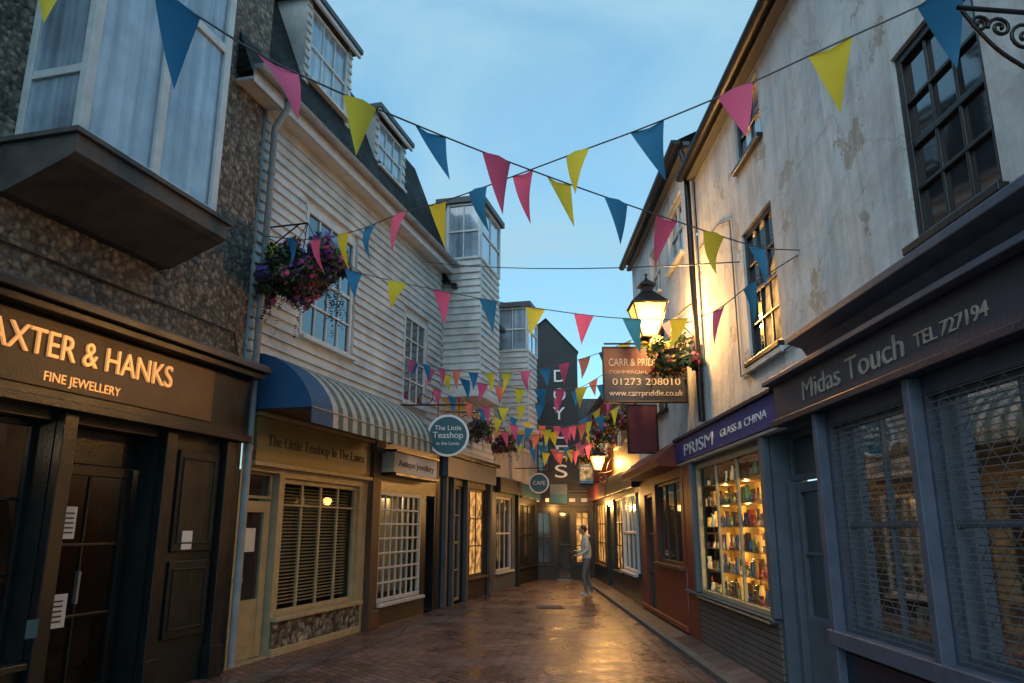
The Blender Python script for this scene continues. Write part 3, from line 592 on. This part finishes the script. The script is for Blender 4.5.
def disc(name,c,r,m,off,par,nn=40):
    vs=[(c.x+r*math.cos(t*2*math.pi/nn),c.y+off,c.z+r*math.sin(t*2*math.pi/nn)) for t in range(nn)]+[(c.x+r*math.cos(t*2*math.pi/nn),c.y-off,c.z+r*math.sin(t*2*math.pi/nn)) for t in range(nn)]
    return mesh(name,vs,[tuple(range(nn)),tuple(range(2*nn-1,nn-1,-1))]+[(i,(i+1)%nn,nn+(i+1)%nn,nn+i) for i in range(nn)],[m],par)
disc("rim",c,.40,whitel,.02,rs);disc("face",c,.355,teal,.026,rs)
def ptext(body,cx,y,z,size,m,par,w=None):
    cu=bpy.data.curves.new("t","FONT");cu.body=body;cu.size=size;cu.extrude=.003;cu.align_x='CENTER';cu.materials.append(m);o=link(bpy.data.objects.new("lettering",cu),par);o.location=(cx,y,z);o.rotation_euler=(math.pi/2,0,0);return o
ptext("The Little",c.x,c.y-.03,c.z+.1,.13,whitel,rs);ptext("Teashop",c.x,c.y-.03,c.z-.05,.17,whitel,rs);ptext("in the Lanes",c.x,c.y-.03,c.z-.18,.09,whitel,rs)
wp=LF.p(15.0,0,3.95);tube("arm",[wp,(c.x+.35,c.y,3.95)],.016,iron,rs);tube("chain",[(c.x-.2,c.y,3.95),(c.x-.2,c.y,3.7)],.008,iron,rs);tube("chain",[(c.x+.2,c.y,3.95),(c.x+.2,c.y,3.7)],.008,iron,rs)
tube("scroll",[(c.x-.5+.03*t*math.cos(t),c.y+.1,4.12+.03*t*math.sin(t)) for t in [i*.4 for i in range(18)]],.009,iron,rs)
r2=empty("round_hanging_sign");c2=LF.p(24.0,.75,2.95);disc("rim",c2,.3,whitel,.02,r2);disc("face",c2,.26,teal,.026,r2);tube("arm",[LF.p(24,0,3.4),(c2.x+.2,c2.y,3.4)],.014,iron,r2);tube("chain",[(c2.x,c2.y,3.4),(c2.x,c2.y,3.2)],.008,iron,r2);ptext("CAFE",c2.x,c2.y-.03,c2.z-.05,.16,whitel,r2)
# ================================================================ flower baskets
leafm=[mat("leaf_dark",(.02,.05,.015),.6,bump=0),mat("leaf_mid",(.05,.11,.03),.6,bump=0),mat("leaf_light",(.09,.15,.04),.6,bump=0)]
flm=dict(purple=mat("petal_purple",(.17,.06,.38),.6,bump=0),pink=mat("petal_pink",(.65,.08,.28),.6,bump=0),mag=mat("petal_magenta",(.35,.02,.2),.6,bump=0),white=mat("petal_white",(.65,.6,.62),.6,bump=0),red=mat("petal_red",(.5,.03,.03),.6,bump=0),yellow=mat("petal_yellow",(.6,.4,.04),.6,bump=0))
def basket(c,R,n,flowers,wall,par_name="flower_basket",ff=.28,seed=1):
    random.seed(seed)
    e=empty(par_name);c=Vector(c)
    lathe("bowl",[(0,-.32*R),(.25*R,-.28*R),(.45*R,-.1*R),(.5*R,.05*R)],c,brown,e)
    vs=[];fs=[];mi=[];ms=leafm+[flm[f] for f in flowers]
    clumps=[]
    for q in range(34):
        th=q*2.4;rr=math.sqrt((q+.5)/34)*.78
        clumps.append((Vector((math.cos(th)*rr,math.sin(th)*rr*.8,random.uniform(-.55,.25)+(.25*(1-rr))))*R,random.uniform(.15,.28)*R,random.randrange(len(flowers)),random.random()*ff*2))
    for i in range(n):
        cc,cr,fi,fp_=random.choice(clumps);d=Vector((random.gauss(0,1),random.gauss(0,1),random.gauss(0,1))).normalized()
        p=c+cc+d*cr*random.uniform(.5,1.05)
        fl=random.random()<fp_
        sz=random.uniform(.018,.035)*(1.1 if fl else 1.35)
        a=Vector((random.gauss(0,1),random.gauss(0,1),random.gauss(0,1))).normalized();b=a.cross(d)
        if b.length<.01: continue
        b.normalize();k=len(vs)
        if fl:
            cn=(d+a*.4).normalized();t1=cn.cross(Vector((.3,.5,.8))).normalized();t2=cn.cross(t1)
            for q in range(6): vs.append(p+(t1*math.cos(q*math.pi/3)+t2*math.sin(q*math.pi/3))*sz)
            fs.append(tuple(range(k,k+6)));mi.append(3+(fi if random.random()<.8 else random.randrange(len(flowers))))
        else:
            vs+= [p-a*sz,p+b*sz*.5,p+a*sz*1.3,p-b*sz*.5];fs.append((k,k+1,k+2,k+3));mi.append(random.choice([0,0,1,1,2]))
    for q in range(int(18*R/.6)):
        ang=random.uniform(0,6.28);p=c+Vector((math.cos(ang)*.6*R,math.sin(ang)*.5*R,-.2*R))
        for j in range(random.randint(8,18)):
            p=p+Vector((math.cos(ang)*.008,math.sin(ang)*.008,-.03*R/.6))+Vector((random.gauss(0,.010),random.gauss(0,.010),0));k=len(vs)
            a=Vector((random.gauss(0,1),random.gauss(0,1),random.gauss(0,.5))).normalized()*.035;b=a.cross(Vector((0,0,1)))*.6
            vs+=[p-a,p+b,p+a,p-b];fs.append((k,k+1,k+2,k+3));mi.append(random.choice([0,0,1,1,2,3]))
    mesh("plants",vs,fs,ms,e,mi)
    top=c+Vector((0,0,.95*R))
    for q in range(3):
        a=q*2.09;tube("chain",[c+Vector((math.cos(a)*.48*R,math.sin(a)*.48*R,.05*R)),top],.006,iron,e)
    tube("bracket",[top,Vector(wall)],.013,iron,e);w=Vector(wall);tube("brace",[top*.8+w*.2,(top+w)/2-Vector((0,0,.12)),w-Vector((0,0,.35))],.01,iron,e,smooth=True)
b0=LF.p(10.2,.62,5.0);basket(b0,.74,7500,["purple","pink","mag","purple"],LF.p(10.2,0,5.7),seed=5)
basket((2.38,10.75,4.12),.46,3200,["red","yellow","pink","white"],(2.75,10.75,4.6),seed=2)
basket(LF.p(17.6,.8,3.75),.42,1700,["pink","purple","white"],LF.p(17.6,0,4.2),seed=3)
basket(LF.p(19.9,.8,3.7),.40,1700,["pink","mag","red"],LF.p(19.9,0,4.15),seed=4)
basket((2.3,16.8,3.95),.45,1700,["red","pink","yellow"],(2.75,16.8,4.4),seed=6)
basket((2.3,18.9,3.9),.45,1700,["red","white","pink"],(2.75,18.9,4.3),seed=7)
basket((2.3,22.5,3.7),.42,1200,["red","pink","yellow"],(2.75,22.5,4.1),seed=8)
# ================================================================ bunting
random.seed(21)
FM=[fy,fb,fp,fw]
def bunting(pts,hgt,wid,seq,start,gap,name="bunting"):
    e=empty(name);P=[Vector(p) for p in pts]
    R=[]
    for i in range(len(P)-1):
        p0=P[max(i-1,0)];p1=P[i];p2=P[i+1];p3=P[min(i+2,len(P)-1)]
        for k in range(12):
            t=k/12;R.append(.5*((2*p1)+(p2-p0)*t+(2*p0-5*p1+4*p2-p3)*t*t+(3*p1-p0-3*p2+p3)*t**3))
    R.append(P[-1])
    tube("cord",R,.006,cordm,e)
    cum=[0]
    for i in range(1,len(R)): cum.append(cum[-1]+(R[i]-R[i-1]).length)
    def at(d):
        for i in range(1,len(R)):
            if cum[i]>=d: return R[i-1].lerp(R[i],(d-cum[i-1])/max(1e-6,cum[i]-cum[i-1]))
        return R[-1]
    vs=[];fs=[];mi=[];d=start;n=0
    while d+wid<cum[-1]-.05:
        a=at(d);b=at(d+wid*random.uniform(.85,1.0));side=(b-a).normalized();nrm=side.cross(Vector((0,0,1))).normalized()
        hh=hgt*random.uniform(.9,1.06);sway=nrm*random.uniform(-.12,.12)*hgt/.42+side*random.uniform(-.06,.06);curl=random.uniform(-.06,.06);k=len(vs);rows=6;tip=(a+b)/2+Vector((0,0,-hh))+sway*1.4
        idx=[]
        for r in range(rows+1):
            t=r/rows;row=[]
            cnt=3 if r<rows else 1
            for c in range(cnt):
                u=c/(cnt-1) if cnt>1 else .5
                top=a.lerp(b,u);p=top.lerp(tip,t)+nrm*(curl*math.sin(t*3.1)+.03*math.sin(u*3.14)*(1-t)*(1 if n%2 else -1))
                row.append(len(vs));vs.append(p)
            idx.append(row)
        for r in range(rows):
            A_,B_=idx[r],idx[r+1]
            for c in range(2):
                if len(B_)==3: fs.append((A_[c],A_[c+1],B_[c+1],B_[c]))
                else: fs.append((A_[c],A_[c+1],B_[0]))
                mi.append(seq[n%len(seq)])
        n+=1;d+=wid+gap
    mesh("flags",vs,fs,FM,e,mi,smooth=True)
    return e
Y_,B_c,P_=0,1,2
bunting([(-5.3,.8,4.8),(-2.25,3.1,4.42),(-1.75,3.46,4.32),(-1.30,3.85,4.21),(-.49,4.71,4.26),(.40,5.34,4.21),(1.46,6.07,4.18),(2.25,6.59,4.17),(2.75,6.85,4.23)],.42,.27,[Y_,B_c,P_],.34,.30)
bunting([(2.75,3.76,4.86),(2.55,3.92,4.74),(2.04,4.30,4.66),(1.50,4.6,4.53),(.97,4.95,4.46),(.5,5.38,4.48),(-.56,6.66,4.68),(-1.13,7.26,4.79),(-1.77,8.06,4.92),(-2.52,8.84,5.12),(-3.39,9.66,5.5)],.42,.28,[B_c,Y_,P_],.14,.36)
bunting([(-3.39,9.66,5.42),(-2.03,9.4,4.89),(-.80,9.27,4.57),(.29,9.22,4.35),(1.36,9.06,4.17),(2.18,8.48,4.03),(2.5,7.63,4.13),(2.75,6.9,4.2)],.42,.27,[Y_,P_,B_c],.1,.34)
def sag(a,b,s,n=8):
    a=Vector(a);b=Vector(b);return [a.lerp(b,i/n)-Vector((0,0,4*s*(i/n)*(1-i/n))) for i in range(n+1)]
def lw(y,o=0): return -5.96+.26*y
for y0,y1,h0,h1,s in((14.6,11.2,4.9,4.9,.6),(14.6,12.6,4.9,4.3,.5),(15.8,14.2,4.6,5.3,.9),(17,15.5,4.9,4.5,1.0),(18.3,17.5,4.4,5.0,.9),(19.4,18.2,4.9,4.5,.6),(20.4,19.8,4.6,4.3,.9),(22,21.4,4.9,4.6,1.0),(23.5,23.3,4.6,4.8,.7),(24.8,25,5.0,4.8,.8)):
    seq=[0,1,2,0,1,3,2];random.shuffle(seq)
    bunting(sag((lw(y0)+.05,y0,h0),(2.72,y1,h1),s),.36,.24,seq,random.uniform(.1,.4),.15)
oc=empty("overhead_cable");tube("cable",sag((lw(15.6),15.6,7.26),(2.75,8.68,4.77),.12),.008,black_paint,oc)
# ================================================================ person
def person(px,py):
    e=empty("pedestrian")
    J_={ 'pel':((0,0,.93),.135),'wa':((-.01,0,1.08),.125),'ch':((-.03,0,1.27),.15),'ne0':((-.05,0,1.42),.075),'ne':((-.07,0,1.50),.052),
     'lhip':((0,-.09,.88),.095),'lkn':((-.10,-.10,.48),.064),'lan':((-.04,-.10,.09),.045),'lto':((-.20,-.10,.035),.038),
     'rhip':((0,.09,.88),.095),'rkn':((.01,.10,.48),.064),'ran':((.12,.10,.09),.045),'rto':((-.03,.11,.035),.038),
     'lsh':((-.04,-.18,1.38),.065),'lel':((-.02,-.25,1.10),.048),'lwr':((-.22,-.24,.98),.033),'lha':((-.30,-.22,.98),.034),
     'rsh':((-.04,.18,1.38),.065),'rel':((.0,.25,1.10),.048),'rwr':((-.22,.20,1.05),.033),'rha':((-.30,.18,1.07),.034)}
    E_=[('pel','wa'),('wa','ch'),('ch','ne0'),('ne0','ne'),('pel','lhip'),('lhip','lkn'),('lkn','lan'),('lan','lto'),('pel','rhip'),('rhip','rkn'),('rkn','ran'),('ran','rto'),('ch','lsh'),('lsh','lel'),('lel','lwr'),('lwr','lha'),('ch','rsh'),('rsh','rel'),('rel','rwr'),('rwr','rha')]
    for sd in('l','r'):
        hx,hy,hz=J_[sd+'ha'][0]
        for i in range(4):
            y=hy-.03+.02*i;L=.05+.008*(1.5-abs(i-1.5))
            J_[f'{sd}f{i}a']=((hx-.03,y,hz-.005),.010);J_[f'{sd}f{i}b']=((hx-.03-L*.6,y,hz-.012),.009);J_[f'{sd}f{i}c']=((hx-.03-L,y,hz-.035),.008)
            E_+=[(sd+'ha',f'{sd}f{i}a'),(f'{sd}f{i}a',f'{sd}f{i}b'),(f'{sd}f{i}b',f'{sd}f{i}c')]
        t=.035 if sd=='l' else -.035
        J_[sd+'tha']=((hx+.01,hy+t,hz+.015),.011);J_[sd+'thb']=((hx-.035,hy+t*1.5,hz+.02),.009);E_+=[(sd+'wr',sd+'tha'),(sd+'tha',sd+'thb')]
    ks=list(J_);me=bpy.data.meshes.new("body");me.from_pydata([J_[k][0] for k in ks],[(ks.index(a),ks.index(b)) for a,b in E_],[])
    ob=link(bpy.data.objects.new("body_tmp",me));sk=ob.modifiers.new("s","SKIN");sk.use_smooth_shade=True
    for i,k in enumerate(ks):
        r=J_[k][1];v=me.skin_vertices[0].data[i];v.radius=(r,r*(1.25 if k in('pel','wa','ch') else 1));v.use_root=(k=='pel')
    ob.modifiers.new("d","SUBSURF").levels=2
    bpy.context.view_layer.update();dg=bpy.context.evaluated_depsgraph_get();m2=bpy.data.meshes.new_from_object(ob.evaluated_get(dg));bpy.data.objects.remove(ob)
    skin=mat("skin",(.45,.26,.18),.5,bump=0);top=mat("grey_hoodie",(.52,.55,.54),.85,var=.2,scale=20);tr=mat("jeans",(.14,.15,.17),.8);sh=mat("pale_shoes",(.6,.6,.58),.6);hair=mat("hair",(.03,.02,.012),.6)
    m2.materials.clear()
    for m in(top,tr,sh,skin): m2.materials.append(m)
    for p in m2.polygons:
        c=p.center;p.use_smooth=True
        p.material_index=2 if c.z<.085 else (1 if c.z<.90 and not(abs(c.y)>.17) else (3 if c.x<-.235 and .9<c.z<1.15 or c.z>1.47 else 0))
    link(bpy.data.objects.new("body",m2),e)
    def sph(name,c,s,m,n=16,cut=None):
        bm=bmesh.new();bmesh.ops.create_uvsphere(bm,u_segments=n*2,v_segments=n,radius=1)
        for v in bm.verts: v.co=Vector((v.co.x*s[0]+c[0],v.co.y*s[1]+c[1],v.co.z*s[2]+c[2]))
        mm=bpy.data.meshes.new(name);bm.to_mesh(mm);bm.free();mm.materials.append(m)
        for p in mm.polygons: p.use_smooth=True
        return link(bpy.data.objects.new(name,mm),e)
    hc=(-.095,0,1.60)
    sph("head",hc,(.092,.072,.112),skin);sph("jaw",(hc[0]-.025,0,hc[2]-.055),(.06,.055,.05),skin);sph("hair",(hc[0]+.018,0,hc[2]+.025),(.092,.08,.105),hair)
    sph("nose",(hc[0]-.095,0,hc[2]-.01),(.018,.011,.02),skin,8)
    for y in(-.03,.03): sph("eye",(hc[0]-.083,y,hc[2]+.012),(.01,.012,.009),whitel,8);sph("iris",(hc[0]-.091,y,hc[2]+.012),(.004,.006,.006),hair,8)
    sph("mouth",(hc[0]-.083,0,hc[2]-.052),(.008,.022,.006),red_s,8)
    for y in(-.072,.072): sph("ear",(hc[0]+.01,y,hc[2]),(.016,.008,.026),skin,8)
    sph("hood",(-.0,0,1.44),(.09,.11,.07),top)
    ph=B("phone",Fr((0,0),(1,0),(0,1)));ph.box("case",black_paint,-.385,-.33,-.23,-.15,.985,1.10);ph.done(());ph.e.parent=e
    e.location=(px,py,.004);return e
person(1.9,20.0)
# ================================================================ world, sun, camera
w=bpy.data.worlds.new("World");S.world=w;w.use_nodes=True;nt=w.node_tree;N=nt.nodes.new;L=nt.links.new
bg=nt.nodes["Background"]
sky=N("ShaderNodeTexSky");sky.sky_type='NISHITA';sky.sun_disc=False;sky.sun_elevation=math.radians(42);sky.sun_rotation=math.radians(211);sky.ozone_density=2;sky.air_density=1.1;sky.dust_density=.5
gn=N("ShaderNodeMixRGB");gn.blend_type='MULTIPLY';gn.inputs[0].default_value=1;L(sky.outputs[0],gn.inputs[1]);gn.inputs[2].default_value=(1.8,3.0,3.0,1)
tc=N("ShaderNodeTexCoord");mp=N("ShaderNodeMapping");mp.inputs["Scale"].default_value=(1,1,2.0);L(tc.outputs["Generated"],mp.inputs[0])
n=N("ShaderNodeTexNoise");n.inputs["Scale"].default_value=2.4;n.inputs["Detail"].default_value=7;n.inputs["Roughness"].default_value=.55;n.inputs["Distortion"].default_value=.6;L(mp.outputs[0],n.inputs[0])
r=N("ShaderNodeValToRGB");r.color_ramp.elements[0].position=.34;r.color_ramp.elements[1].position=.64;r.color_ramp.elements[0].color=(.15,.15,.15,1);r.color_ramp.elements[1].color=(.98,.98,.98,1);L(n.outputs[0],r.inputs[0])
mx=N("ShaderNodeMixRGB");L(r.outputs[0],mx.inputs[0]);L(gn.outputs[0],mx.inputs[1]);mx.inputs[2].default_value=(4.6,7.9,9.9,1)
L(mx.outputs[0],bg.inputs[0]);bg.inputs[1].default_value=.085
sl=bpy.data.lights.new("sun","SUN");sl.energy=1.15;sl.angle=math.radians(60);sl.color=(.97,.97,1.0);so=link(bpy.data.objects.new("sun",sl))
d=Vector((.42,.70,-.75)) ;so.rotation_euler=d.to_track_quat('-Z','Y').to_euler()
cam=bpy.data.cameras.new("camera");cam.sensor_width=36;cam.lens=26.72;cam.clip_end=1000;cam.clip_start=.05
co=link(bpy.data.objects.new("camera",cam));co.location=(0,0,1.65);co.rotation_euler=(math.radians(90+13.79),0,0);S.camera=co
S.view_settings.view_transform='Standard';S.view_settings.look='None';S.view_settings.exposure=0
